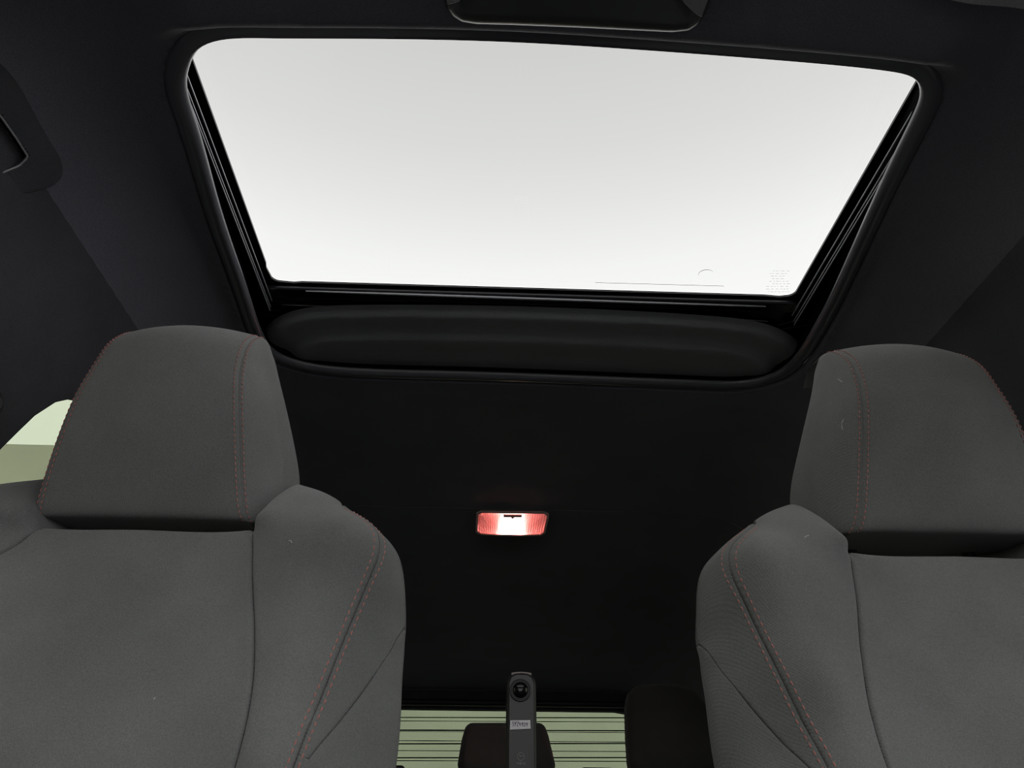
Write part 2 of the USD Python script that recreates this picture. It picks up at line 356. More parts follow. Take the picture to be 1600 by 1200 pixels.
# etched marks on the glass
def mark(mesh): obj('etched_mark', mesh, 'glass_print', gp)
c0 = U(1103, 428, z=ZG+.0028); rr = .0085
a = np.linspace(.4, 3.6, 30)
mark(tube(np.column_stack([c0[0]+rr*1.25*np.cos(a), c0[1]-rr*1.1*np.sin(a), np.full(30, c0[2])]), .00035*np.sin(np.linspace(.15, 3, 30)), 5))
q0, q1 = U(930, 441.5, z=ZG+.0028), U(1131, 447, z=ZG+.0028)
mark(tube(np.linspace(q0, q1, 12), .0003, 5))
rng = random.Random(4)
for k in range(9):
    py = 423+k*4.1
    x = 1197+rng.uniform(0, 10) if k else 1208
    end = 1234-rng.uniform(0, 8) if k else 1232
    while x < end:
        ln = rng.uniform(1.5, 5)
        mark(tube(np.linspace(U(x, py, z=ZG+.0028), U(x+ln, py+.06*ln, z=ZG+.0028), 3), .00022, 4)); x += ln+rng.uniform(1.5, 4)

# the sunshade slid back into the roof
edge = spline([U(*p, z=.68)[:2] for p in [(405, 540), (420, 515), (445, 500), (480, 491), (550, 487), (700, 487), (900, 492), (1100, 503), (1175, 511), (1215, 522), (1250, 545), (1262, 575)]], 90)
edge = np.vstack([[edge[0][0]-.004, 1.13], edge, [edge[-1][0]+.004, 1.13]])
shade_poly = Polygon(edge)
ez = PchipInterpolator([0, .002, .006, .012, .018, .034, .044, .052, .060, .070, .10, .3], [.692, .686, .6815, .6785, .6778, .6795, .6790, .6750, .6712, .6705, .6745, .677])
front_line = LineString(edge[1:-1])
def shade_z(p):
    d = shapely.distance(shapely.points(p), front_line)
    return ez(d)
sh = thing('sunshade', 'black cloth covered sunshade slid back behind the sunroof glass', 'sunshade', (0, 1.03, .67))
obj('shade_panel', slab(shade_poly, .008, p3(shade_z), flat(.6925), rings=(.0008, .002, .004, .008, .013)), 'shade_cloth', sh, smooth=60)
h0, h1 = U(785, 543, z=.6738), U(912, 547, z=.6738)
obj('pull_lip', tube(np.linspace(h0, h1, 20), .0016*np.sin(np.linspace(.12, 3.02, 20))**.5, 8), 'shade_cloth', sh)

# ------------------------------------------------------------------ overhead console and sun visor
con = thing('overhead_console', 'black overhead console with map light lenses in front of the sunroof', 'console', (.01, .33, .64))
ZB = .612
cpx = [(697, 0), (701, 12), (709, 23), (722, 31), (745, 34.5), (800, 36), (900, 40), (1000, 45), (1050, 47.5), (1075, 45), (1090, 36), (1099, 22), (1108, 0)]
cpts = [U(*p, z=ZB+.008)[:2] for p in cpx]
cpts = [np.array([cpts[0][0]-.012, .22])] + cpts + [np.array([cpts[-1][0]+.012, .22])]
cpoly = Polygon(cpts).buffer(-.004).buffer(.0075)
def con_z(p):
    d = shapely.distance(shapely.points(p), cpoly.exterior); r = .015
    k = np.clip(r-d, 0, r); return ZB+(r-np.sqrt(np.maximum(r*r-k*k, 0)))+np.clip(d-.016, 0, .03)*.18
obj('housing', slab(cpoly, .003, p3(con_z), flat(.658), rings=(.0006, .0015, .003, .006, .009, .014)), 'console_plastic', con, smooth=60)
def lens_poly(pts): return Polygon([U(*p, z=ZB)[:2] for p in pts])
for pts in ([(1068, 3), (1097, 27), (1106, 2), (1125, -40), (1020, -40)], [(699, 8), (718, -1), (760, -30), (690, -30), (697, 1)]):
    lp = lens_poly(pts).buffer(-.001).buffer(.001)
    obj('map_light_lens', slab(lp, .006, lambda p: np.column_stack([p, con_z(p)-.0016]), lambda p: np.column_stack([p, con_z(p)+.001]), rings=(.001,)), 'map_lens', con)
    pp = np.array(pts[:2]) if pts[0][0] > 1000 else np.array(pts[1::-1])
    ab = [U(*q, z=ZB) for q in pp]; l3 = np.linspace(ab[0], ab[1], 8); l3[:, 2] = con_z(l3[:, :2])-.0012
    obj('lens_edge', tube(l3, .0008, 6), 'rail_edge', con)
# ------------------------------------------------------------------ assist grip on the left roof rail
def on_roof(px, py, h=0.0):
    """Where the line of sight through a pixel meets the headlining, h metres below it."""
    d = AX.T @ np.array([(px-800)/FOC, (600-py)/FOC, 1]); lo, hi = .3, 1.2
    for _ in range(40):
        t = (lo+hi)/2; p = CAM+d*t
        if p[2] > roof_z(p[None, :2])[0]-h or abs(p[0]) > .584: hi = t
        else: lo = t
    return CAM+d*lo
gout = np.array([on_roof(*p, .008) for p in [(-90, 60), (0, 112), (40, 168), (76, 232), (94, 268), (88, 291), (56, 304), (0, 318), (-90, 335)]])
gin = np.array([on_roof(*p, .010) for p in [(-80, 118), (0, 180), (25, 215), (44, 245), (30, 259), (0, 271), (-80, 296)]])
gr = thing('assist_grip', 'black assist grip frame on the left roof rail at the picture edge', 'handle', tuple(gout.mean(0)))
go = Polygon(spline(gout[:, :2], 50)).buffer(0); gi = Polygon(gin[:, :2]).buffer(-.002).buffer(.002)
def grip_z(p):
    d = shapely.distance(shapely.points(p), go.exterior); k = np.clip(.009-d, 0, .009)
    return roof_z(p)-.010+(.009-np.sqrt(np.maximum(.009**2-k*k, 0)))*1.1
obj('grip_frame', slab(go.difference(gi), .004, p3(grip_z), lambda p: np.column_stack([p, roof_z(p)+.004]), rings=(.0006, .0015, .003, .005, .008)), 'pillar_cloth', gr, 50)
obj('recess', slab(gi.buffer(.001), .006, lambda p: np.column_stack([p, roof_z(p)-.001]), lambda p: np.column_stack([p, roof_z(p)+.006]), rings=()), 'black_gloss', gr)
ge = resample(np.array(gi.exterior.coords)[:-1], .003, True); ge = np.column_stack([ge, roof_z(ge)-.0102])
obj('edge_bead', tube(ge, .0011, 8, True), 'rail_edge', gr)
# sun visor folded against the headlining
v0, v1 = on_roof(1470, -3, .016), on_roof(1640, 24, .016)
vz = lambda p: roof_z(p)-.016
vpoly = Polygon([v0[:2], v1[:2], v1[:2]+[.02, -.15], v0[:2]+[-.04, -.15], v0[:2]+[-.03, -.012]]).buffer(-.006).buffer(.006)
vis = thing('sun_visor', 'grey cloth edge of the folded sun visor in the top right corner', 'sun visor', (vpoly.centroid.x, vpoly.centroid.y, .62))
obj('visor_panel', slab(vpoly, .01, lambda p: np.column_stack([p, vz(p)]), lambda p: np.column_stack([p, vz(p)+.011]), rings=(.001, .003)), 'visor_cloth', vis)
# belt anchor on the pillar
ba = U(2, 630, x=-.562)
an = thing('belt_anchor', 'round black seat belt anchor cap on the left pillar', 'seat belt anchor', tuple(ba))
cyl = trimesh.creation.cylinder(.014, .012, sections=28); cyl.apply_transform(trimesh.transformations.rotation_matrix(math.pi/2, [0, 1, 0])); cyl.apply_translation(ba+[-.012, 0, 0])
obj('anchor_cap', cyl, 'dark_plastic', an)
cyl = trimesh.creation.cylinder(.006, .006, sections=20); cyl.apply_transform(trimesh.transformations.rotation_matrix(math.pi/2, [0, 1, 0])); cyl.apply_translation(ba+[-.005, 0, 0])
obj('bolt_head', cyl, 'console_plastic', an)

dash = thing('dashboard', 'black dashboard under the windscreen in front of the seats', 'dashboard', (0, -.4, -.46))
obj('top_pad', hull([(x, y, z) for x in (-.60, .60) for y, z in ((-.70, -.02), (-.10, -.07), (-.02, -.12), (-.02, -.22), (-.70, -.25))], .02, 16), 'dark_plastic', dash)
obj('lower_panel', rbox(-.60, .60, -.70, -.08, -.46, -.20, .03), 'dark_plastic', dash)

# ------------------------------------------------------------------ front seats (built once in half space X > 0, laid left or right)
XC = .366
def UL(px, py, y): q = U(px, py, y=y); return np.array([-q[0], q[1], q[2]])
seam = [UL(*p) for p in [(392,823,.643),(393,900,.626),(396,970,.613),(395,1050,.598),(385,1120,.588),(365,1200,.580)]] + [np.array([.247,.538,-.12]), np.array([.247,.485,-.30])]
stit = [UL(*p) for p in [(532,783,.668),(565,803,.644),(584,821,.637),(592,842,.635),(590,869,.634),(571,916,.632),(545,978,.626),(512,1061,.612),(483,1131,.597),(458,1197,.584)]] + [np.array([.222,.535,-.12]), np.array([.222,.487,-.30])]
gus = [UL(*p) for p in [(630,972,.664),(610,1013,.652),(569,1077,.634),(524,1135,.615),(482,1185,.590)]]
sil = [UL(*p) for p in [(475,759,.72),(500,768,.705),(532,784,.692),(575,815,.682),(600,838,.682),(620,862,.683),(629,890,.684),(633,930,.682),(632,1000,.678),(628,1060,.672),(625,1130,.664),(618,1200,.656)]] + [np.array([.128,.62,-.12]), np.array([.132,.58,-.30])]
bol = [UL(*p) for p in [(475,759,.72),(440,775,.69),(410,803,.66),(399,816,.648)]]
S = lambda c, n=60: spline(c, n)
seam_c, stit_c, sil_c, gus_c, bol_c = S(seam), S(stit, 90), S(sil, 90), S(gus, 40), S(bol, 20)
xz = lambda c: np.asarray(c)[:, [0, 2]]
RO = .026
ctl = [(xz(seam), np.array(seam)[:, 1]), (xz(stit), np.array(stit)[:, 1]), (xz(gus), np.array(gus)[:, 1]), (xz(sil), np.array(sil)[:, 1]-RO+.004), (xz(bol), np.array(bol)[:, 1]-.016)]
mid = [(xz(seam_c[[10, 20, 30, 40, 50, 58]])*.5+xz(stit_c[[15, 30, 45, 60, 75, 88]])*.5, (seam_c[[10, 20, 30, 40, 50, 58], 1]+stit_c[[15, 30, 45, 60, 75, 88], 1])/2-.011)]
PX = np.vstack([c[0] for c in ctl+mid]); PY = np.concatenate([c[1] for c in ctl+mid])
PX2 = np.vstack([PX, np.column_stack([2*XC-PX[:, 0], PX[:, 1]])]); PY2 = np.r_[PY, PY]
rec = lambda z: np.interp(z, [-.30, -.12, .055, .233, .30], [.485, .538, .580, .640, .665])
zz = np.array([.22, .15, .05, -.05, -.15, -.28]); PX2 = np.vstack([PX2, np.column_stack([np.full(6, XC), zz])]); PY2 = np.r_[PY2, rec(zz)+.004]
base = RBFInterpolator(PX2, PY2, kernel='thin_plate_spline', smoothing=2e-5)
mir = lambda c: np.column_stack([2*XC-np.asarray(c)[:, 0], np.asarray(c)[:, 1]])
sx, tx, gx, lx, bx_ = xz(seam_c), xz(stit_c), xz(gus_c), xz(sil_c), xz(bol_c)
top = np.vstack([sx[:1], mir(sx[:1])-[.018, 0]])
panel_poly = Polygon(np.vstack([sx, mir(sx)[::-1]])).buffer(0)
# where the stitch line meets the top edge
k_top = int(np.argmin(np.linalg.norm(lx-tx[0], axis=1)))
bolster_poly = Polygon(np.vstack([sx, tx[::-1], lx[:k_top][::-1], bx_])).buffer(0)
k_g = int(np.argmin(np.linalg.norm(lx-gx[0], axis=1))); k_t = int(np.argmin(np.linalg.norm(tx-gx[-1], axis=1)))
upper_poly = Polygon(np.vstack([tx[:k_t+1], gx[::-1], lx[k_top:k_g+1][::-1]])).buffer(0)
lower_poly = Polygon(np.vstack([gx, tx[k_t:], lx[k_g:][::-1]])).buffer(0)
def biggest(q): return max(getattr(q, 'geoms', [q]), key=lambda g: g.area)
panel_poly, bolster_poly, upper_poly, lower_poly = map(biggest, (panel_poly, bolster_poly, upper_poly, lower_poly))
RS = .0045
EDGES = [(sx, RS), (tx, .003), (gx, .0022), (lx, RO), (np.vstack([bx_, sx[:1]]), .016), (top, .010)]
sxo = mir(sx); sxo[:, 0] -= .019*np.exp(-((sxo[:, 1]-.236)/.036)**2); bxo = mir(bx_); bxo[:, 0] -= .019*np.exp(-((bxo[:, 1]-.236)/.036)**2)
EDGES += [(sxo, RS), (mir(tx), .003), (mir(gx), .0022), (mir(lx), RO), (np.vstack([bxo, sxo[:1]]), .016)]
outer_bolster = biggest(Polygon(np.vstack([sxo, mir(tx)[::-1], mir(lx[:k_top])[::-1], bxo])).buffer(0))
panel_poly = biggest(Polygon(np.vstack([sx, sxo[::-1]])).buffer(0))
def fr(p): return base(p)+drop(p, EDGES)
def front3(p): return np.column_stack([p[:, 0], fr(p), p[:, 1]])
def back3(p): return np.column_stack([XC+(p[:, 0]-XC)*.76, rec(p[:, 1])+.115, p[:, 1]-np.clip(p[:, 1]-.2, 0, 1)*.15])
def lay(mesh, s, off):
    v = np.array(mesh.vertices); v = np.column_stack([s*v[:, 0], v[:, 1], v[:, 2]])+off
    return TM(v, mesh.faces[:, ::-1] if s < 0 else mesh.faces)
def mirror(mesh, c=None): 
    v = np.array(mesh.vertices); v[:, 0] = 2*(XC if c is None else c)-v[:, 0]; return TM(v, mesh.faces[:, ::-1])
def offset_curve(c, d):
    t = np.gradient(c, axis=0); t /= np.linalg.norm(t, axis=1, keepdims=True); return c+np.column_stack([t[:, 1], -t[:, 0]])*d
def seat_stitch(c, d, r=.00062, n0=0, n1=None):
    o = resample(offset_curve(c, d), .002)[n0:n1]
    w = np.column_stack([o[:, 0], fr(o)-.0002, o[:, 1]])
    return stitches(w, .0042, .0022, r)
vis_t = tx[:int(np.argmin(np.abs(tx[:, 1]+.06)))]
MESH = {}
MESH['panel'] = slab(panel_poly, .006, front3, back3, rings=(.0003, .001, .0022, .004, .007, .012), estep=.0025)
MESH['bolster'] = slab(bolster_poly, .0055, front3, back3, rings=(.0003, .001, .0022, .004, .007, .012), estep=.0025)
MESH['outer_bolster'] = slab(outer_bolster, .0055, front3, back3, rings=(.0003, .001, .0022, .004, .007, .012), estep=.0025)
MESH['upper'] = slab(upper_poly, .005, front3, back3, rings=(.0003, .001, .0022, .004, .007, .012), estep=.0025)
MESH['lower'] = slab(lower_poly, .005, front3, back3, rings=(.0003, .001, .0022, .004, .007, .012), estep=.0025)
MESH['thread'] = cat_([seat_stitch(vis_t[2:], .0036), seat_stitch(vis_t[2:], -.0036)])

# head restraint: rows u (bottom back, front, top back) of front edge S and side edge B
PR = np.array([(.735,.257),(.705,.254),(.675,.2515),(.662,.2515),(.652,.264),(.640,.302),(.630,.352),(.631,.388),(.637,.416),(.650,.437),(.670,.455),(.697,.467),(.727,.471),(.76,.463)])
WH = np.array([.093,.093,.093,.092,.089,.083,.075,.069,.067,.066,.066,.066,.066,.064])
XH = .371
BB = np.array([(.264,.745,.262),(.260,.745,.264),(.257,.742,.270),(.254,.738,.285),(.253,.732,.312),(.258,.715,.342),(.270,.700,.382),(.281,.695,.413),(.290,.698,.437),(.2965,.706,.450),(.304,.716,.459),(.315,.729,.463),(.328,.741,.461),(.339,.755,.450)])
NU = 64
def rows(a): return CubicSpline(np.arange(len(a)), a)(np.linspace(0, len(a)-1, NU))
pr, wh, bb = rows(PR), rows(WH), rows(BB)
bottom_w = np.clip((np.linspace(0, 13, NU)-1.0)/2.5, 0, 1)
s_ = np.concatenate([[-1, -.985, -.96, -.93], np.linspace(-.88, .88, 29), [.93, .96, .985, 1]])
gro = np.interp(1-np.abs(s_), [0, .015, .04, .07, .12], [.0032, .0016, .0006, .0001, 0])
bul = -.011*(1-s_**2)
FP = np.zeros((NU, len(s_), 3))
FP[:, :, 0] = XH+wh[:, None]*s_[None]
FP[:, :, 1] = pr[:, :1]+gro[None]+bul[None]*np.interp(np.linspace(0, 13, NU), [2, 3.5, 6], [.1, .35, 1])[:, None]
FP[:, :, 2] = pr[:, 1:]+(.004*(1-s_**2))[None]*np.clip((np.linspace(0, 13, NU)-6)/3, 0, 1)[:, None]
t_ = np.concatenate([[0, .02, .05, .09], np.linspace(.15, 1, 18)])
SP = np.zeros((NU, len(t_), 3)); A0 = np.column_stack([XH-wh, pr[:, 0]+.0032, pr[:, 1]])
chord = bb-A0; nrm = np.cross(chord, np.gradient(A0, axis=0)); nrm /= np.linalg.norm(nrm, axis=1, keepdims=True)+1e-9
nrm = np.where(((nrm*[-1, 0, 1]).sum(1, keepdims=True) < 0), -nrm, nrm)
wr_ = np.interp(np.linspace(0, 13, NU), [6, 8.5], [0, 1])[:, None]
nrm = (1-wr_)*nrm+wr_*np.array([-.72, 0, .69]); nrm /= np.linalg.norm(nrm, axis=1, keepdims=True)
bulge = .005*np.sin(math.pi*t_)**.8-np.interp(t_, [0, .05, .12], [0, 0, 0]); raise_ = np.interp(t_, [0, .02, .05, .09, .15], [0, .0014, .0024, .003, .0032])*np.interp(t_, [.15, 1], [1, 0])
SP = A0[:, None]+chord[:, None]*t_[None, :, None]+nrm[:, None]*bulge[None, :, None]*np.interp(np.linspace(0, 13, NU), [8, 9.5, 13], [1, 1.15, .7])[:, None, None]
SP[:, :, 1] -= raise_[None]
w_ = np.linspace(0, 1, 16); bm = bb.copy(); bm[:, 0] = 2*XH-bm[:, 0]
BP = bb[:, None]*(1-w_)[None, :, None]+bm[:, None]*w_[None, :, None]
BP[:, :, 1] += (.03*np.sin(math.pi*w_)**.6)[None]
def orient(mm, ref):
    n = mm.face_normals; c = mm.triangles_center
    if ((n*(c-ref)).sum(1)*mm.area_faces).sum() < 0: mm.invert()
    return mm
ctr = np.array([XH, .70, .37])
MESH['head_front'] = orient(grid(FP), ctr); MESH['head_side'] = orient(grid(SP), ctr); MESH['head_back'] = orient(grid(BP), ctr)
def cap(i):
    ring = np.vstack([FP[i], mirror(TM(SP[i], [[0, 1, 2]]), XH).vertices, BP[i][::-1], SP[i][::-1]])
    c = ring.mean(0); n = len(ring)
    return TM(np.vstack([ring, c]), [(k, (k+1) % n, n) for k in range(n)])
MESH['head_cap'] = cat_([cap(0), cap(-1)])
def on_front(d):   # curve on the front panel at distance d from its inner edge
    k = 1-d/wh; out = []
    for i in range(NU):
        out.append([np.interp(-k[i], s_, FP[i, :, j]) for j in range(3)])
    return np.array(out)
def on_sidep(d):
    ln = np.linalg.norm(chord, axis=1); out = []
    for i in range(NU): out.append([np.interp(d/ln[i], t_, SP[i, :, j]) for j in range(3)])
    return np.array(out)
i0, i1 = int(NU*2.6/13), int(NU*10.5/13)
lift = np.array([-.0003, -.0005, 0])
MESH['head_thread'] = cat_([stitches(on_front(.0038)[i0:i1]+lift, .0036, .0018, .00055), stitches(on_sidep(.0042)[i0:i1]+lift, .0036, .0018, .00055)])

def car_seat(name, label, s, off, headoff):
    t = thing(name, label, 'car seat', (s*XC+off[0], .55+off[1], -.46))
    P = lambda nm, key, mt, par=t, o=off, sm=50, mi=False, **k: obj(nm, lay(mirror(MESH[key], XH if key[:4] == 'head' else XC) if mi else MESH[key], s, o), mt, par, sm, **k)
    P('center_panel', 'panel', 'seat_cloth')
    for mi in (False, True):
        b = P('bolster', 'outer_bolster' if mi else 'bolster', 'seat_cloth')
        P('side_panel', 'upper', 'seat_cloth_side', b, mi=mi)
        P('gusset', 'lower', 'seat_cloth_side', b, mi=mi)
        P('stitching', 'thread', 'seam_thread', b, mi=mi, sm=False, kind='stuff', label='double row of dusty red stitches')
    h = obj('headrest', cat_([lay(MESH[k], s, headoff) for k in ('head_front', 'head_back', 'head_cap')]), 'seat_cloth', t, 50)
    for mi in (False, True):
        P('side_panel', 'head_side', 'seat_cloth', h, headoff, mi=mi)
        P('stitching', 'head_thread', 'seam_thread', h, headoff, sm=False, mi=mi, kind='stuff', label='double row of dusty red stitches')
    for dx in (-.06, .06):
        obj('post', lay(tube([(XC+dx, .735, .10), (XC+dx, .735, .20), (XC+dx, .735, .30)], .006, 12), s, headoff), 'dark_plastic', h)
    obj('seat_cushion', lay(hull([(XC+a, y, z) for a, y, z in ((-.22, .05, -.20), (.22, .05, -.20), (-.22, .52, -.24), (.22, .52, -.24), (-.21, .05, -.30), (.21, .05, -.30), (-.21, .56, -.32), (.21, .56, -.32))], .035, 20), s, off*[1, 1, 0]), 'seat_cloth', t)
    obj('seat_base', lay(rbox(XC-.19, XC+.19, .10, .55, -.46, -.34, .01), s, off*[1, 1, 0]), 'dark_plastic', t)
    return t
Z3 = np.zeros(3)
car_seat('car_seat', 'dark grey cloth car seat with red stitching, left of the lamp', -1, Z3, np.array([.003, 0, 0]))
car_seat('car_seat', 'dark grey cloth car seat with red stitching, right of the lamp', 1, np.array([0, 0, -.010]), np.array([.002, 0, .001]))

# ------------------------------------------------------------------ lit lamp in the rear headlining
lamp = thing('dome_lamp', 'lit rectangular interior lamp with pink glow in the rear headlining', 'lamp', (0, 1.57, .60))
TILT = math.radians(20); ca, sa = math.cos(TILT), math.sin(TILT)
LC = np.array([-.0035, 1.556, .5915]); ex, ey, ez_ = np.array([1., -.02, 0]), np.array([0, ca, -sa]), np.array([0, -sa, -ca])
def LP(p, h): return LC+p[:, :1]*ex+p[:, 1:2]*ey+np.asarray(h).reshape(-1, 1)*ez_
lens2 = Polygon([(-.073, -.028), (-.066, -.034), (.064, -.034), (.073, -.028), (.069, .026), (.062, .033), (.02, .0355), (-.02, .0355), (-.066, .033), (-.074, .026)]).buffer(-.003).buffer(.004)
def ridged(p):
    e = shapely.distance(shapely.points(p), lens2.exterior)
    return .00015*np.cos(p[:, 0]*(1+.25*p[:, 1]/.03)*2*math.pi/.0045)*(np.abs(p[:, 0]) > .024)*(e > .003)-np.clip(.003-e, 0, .003)*.8
obj('housing', slab(lens2.buffer(.003).difference(lens2.buffer(-.001)), .004, lambda p: LP(p, np.full(len(p), .0005)), lambda p: LP(p, np.full(len(p), -.022)), rings=(.0008,)), 'pink_reflector', lamp)
obj('reflector', slab(lens2, .008, lambda p: LP(p, np.full(len(p), -.018)), lambda p: LP(p, np.full(len(p), -.021)), rings=()), 'pink_reflector', lamp)
obj('lens', slab(lens2, .0011, lambda p: LP(p, ridged(p)), lambda p: LP(p, np.full(len(p), -.0022)), rings=(.001, .002)), 'lamp_lens', lamp, smooth=60)
ribs = []
for sgn in (-1, 1):
    for k in range(10):
        xa = sgn*(.0265+.0047*k); xb = xa+sgn*.0022*(k/5)
        ribs.append(tube(LP(np.array([[xb, -.031], [(xa+xb)/2, 0], [xa, .031]]), np.full(3, -.0030)), .0009, 6))
obj('lens_ribs', cat_(ribs), 'rib_plastic', lamp, kind='stuff', label='fine slanted ribs on both sides of the lens')
tz = Polygon([(-.022, -.022), (.022, -.022), (.030, .033), (-.032, .033)])
obj('reflector_pan', slab(tz, .01, lambda p: LP(p, np.full(len(p), -.0145)), lambda p: LP(p, np.full(len(p), -.0175)), rings=()), 'white_reflector', lamp)
obj('bulb', cat_([tube(LP(np.array([[-.016, .004], [-.008, .004], [0, .004], [.008, .004], [.016, .004]]), np.full(5, -.0085)), np.array([.002, .004, .0042, .004, .002]), 12)]), 'bulb', lamp)
obj('switch', cat_([slab(sbox(-.019, -.030, .019, -.0225), .004, lambda p: LP(p, np.full(len(p), .0010)), lambda p: LP(p, np.full(len(p), -.002)), rings=(.001,)),
                    slab(Polygon([(-.004, -.0225), (.004, -.0225), (.0015, -.017), (-.0015, -.017)]), .004, lambda p: LP(p, np.full(len(p), .0010)), lambda p: LP(p, np.full(len(p), -.002)), rings=())]), 'pink_reflector', lamp)

# ------------------------------------------------------------------ rear bench with head restraints
rb = thing('rear_seat', 'dark rear bench seat with headrests in front of the rear window', 'car seat', (0, 1.9, -.46))
obj('backrest', hull([(x, y, z) for x in (-.54, .54) for y, z in ((1.90, .12), (1.97, .12), (1.72, -.30), (1.86, -.30))], .025, 16), 'rear_cloth', rb)
obj('seat_cushion', hull([(x, y, z) for x in (-.54, .54) for y, z in ((1.45, -.16), (1.80, -.20), (1.45, -.36), (1.80, -.36))], .04, 16), 'rear_cloth', rb)
obj('seat_base', box(-.55, .55, 1.46, 1.85, -.46, -.36), 'dark_plastic', rb, smooth=False)
for x0, x1 in ((-.30, -.225), (.165, .235)):
    obj('shoulder_trim', rbox(x0, x1, 1.88, 1.96, .13, .1535, .006), 'dark_plastic', rb)
def head(pts, y0, dep, r):
    # rounded outline in (x, z), thick along y
    po = Polygon(pts).buffer(-.02).buffer(.02)
    def f(sg):
        def g(p):
            d = shapely.distance(shapely.points(p), po.exterior); k = np.clip(r-d, 0, r)
            return np.column_stack([p[:, 0], y0+(sg*(dep/2-(r-np.sqrt(np.maximum(r*r-k*k, 0)))))+(p[:, 1]-.15)*.25, p[:, 1]])
        return g
    return slab(po, .012, f(-1), f(1), rings=(.001, .004, .009, .016))
hc = [(-.112, .135), (-.108, .153), (-.101, .205), (-.094, .232), (-.084, .2405), (.072, .2425), (.084, .238), (.092, .215), (.105, .155), (.108, .135)]
obj('headrest', head(hc, 1.87, .09, .03), 'rear_cloth', rb, 60)
ho = [(.266, .14), (.268, .20), (.274, .28), (.283, .31), (.302, .328), (.345, .334), (.395, .333), (.435, .322), (.458, .29), (.475, .20), (.478, .14)]
obj('headrest', head(ho, 1.87, .10, .035), 'rear_cloth', rb, 60)
obj('headrest', head([(-x, z) for x, z in ho[::-1]], 1.87, .10, .035), 'rear_cloth', rb, 60)
for xc in (-.06, .06, .32, .42, -.32, -.42):
    obj('post', tube([(xc, 1.88, .08), (xc, 1.885, .20)], .006, 10), 'steel', rb)

# ------------------------------------------------------------------ panoramic camera on its stand between the seats
YC = 1.28
B0, B1 = U(790.5, 1140, y=YC), U(838, 1140, y=YC); cx = (B0[0]+B1[0])/2; wd = B1[0]-B0[0]
ztop, zbot = U(815, 1052, y=YC)[2], .092
pc = thing('panoramic_camera', 'slim dark grey panoramic camera with round lens and white sticker', 'camera', (cx, YC, zbot))
hw = wd/2
prof = [(-hw, zbot), (hw, zbot), (hw, ztop-.019), (hw*.93, ztop-.010), (hw*.72, ztop-.0035), (hw*.4, ztop-.0006), (0, ztop), (-hw*.4, ztop-.0006), (-hw*.72, ztop-.0035), (-hw*.93, ztop-.010), (-hw, ztop-.019)]
po = Polygon([(cx+a, b) for a, b in prof])
def cam_face(sg):
    def g(p):
        d = shapely.distance(shapely.points(p), po.exterior); r = .006; k = np.clip(r-d, 0, r)
        return np.column_stack([p[:, 0], YC+sg*(.012-(r-np.sqrt(np.maximum(r*r-k*k, 0)))), p[:, 1]])
    return g
obj('body', slab(po, .004, cam_face(-1), cam_face(1), rings=(.0004, .001, .002, .004, .006)), 'camera_side', pc, 60)
fp = Polygon([(cx+a*.80, b) for a, b in prof if b < ztop-.008] ).buffer(-.003).buffer(.003)
fplate = Polygon([(cx-hw*.80, zbot+.001), (cx+hw*.80, zbot+.001), (cx+hw*.80, ztop-.017), (cx+hw*.66, ztop-.009), (cx+hw*.35, ztop-.0052), (cx-hw*.35, ztop-.0052), (cx-hw*.66, ztop-.009), (cx-hw*.80, ztop-.017)])
obj('front_plate', slab(fplate, .005, lambda p: np.column_stack([p[:, 0], np.full(len(p), YC-.0128), p[:, 1]]), lambda p: np.column_stack([p[:, 0], np.full(len(p), YC-.011), p[:, 1]]), rings=(.001,)), 'camera_body', pc, 30)
obj('top_cap', slab(Polygon([(cx-hw*.6, YC-.008), (cx+hw*.6, YC-.008), (cx+hw*.6, YC+.008), (cx-hw*.6, YC+.008)]).buffer(.002), .004, lambda p: np.column_stack([p, ztop+.0004-((p[:, 0]-cx)/hw)**2*.0035]), lambda p: np.column_stack([p, np.full(len(p), ztop-.006)]), rings=(.001,)), 'cap_plastic', pc, 50)
lc = U(813, 1078.5, y=YC-.013)
def lathe(prof, at):
    mm = trimesh.creation.revolve(np.array(prof), sections=48)
    mm.apply_transform(trimesh.transformations.rotation_matrix(math.pi/2, [1, 0, 0])); mm.apply_translation(at); return mm   # axis to -y
obj('lens_ring', lathe([(.0168, 0), (.0168, .0012), (.0158, .0022), (.0150, .0022), (.0143, .0008), (.0138, .0008), (.0132, .0022), (.0122, .0022), (.0118, .0010), (.0118, 0)], lc), 'lens_ring', pc, 30)
a = np.linspace(0, math.pi/2, 14)
obj('lens', lathe([(.0118*math.cos(t), .0008+.0065*math.sin(t)) for t in a]+[(0, 0.0)], lc), 'lens_glass', pc, 60)
yf = YC-.0128
for q in ((798.5, 1115.5), (829, 1115)):
    c = U(*q, y=yf); cy = trimesh.creation.cylinder(.0009, .0006, sections=14); cy.apply_transform(trimesh.transformations.rotation_matrix(math.pi/2, [1, 0, 0])); cy.apply_translation(c); obj('microphone_hole', cy, 'lens_ring', pc)
st_q = [U(*q, y=yf) for q in ((797.3, 1125.6), (828.6, 1125.0), (829.3, 1138.6), (796.6, 1140.2))]
stp = Polygon([(q[0], q[2]) for q in st_q])
plane = lambda yy: (lambda p: np.column_stack([p[:, 0], np.full(len(p), yy), p[:, 1]]))
obj('sticker_backing', slab(stp.buffer(.0011), .006, plane(yf-.0003), plane(yf+.0002), rings=()), 'lens_ring', pc, 30)
sticker = obj('sticker', slab(stp, .006, plane(yf-.0007), plane(yf-.0002), rings=()), 'sticker_paper', pc, 30, label='white sticker with a handwritten serial number')
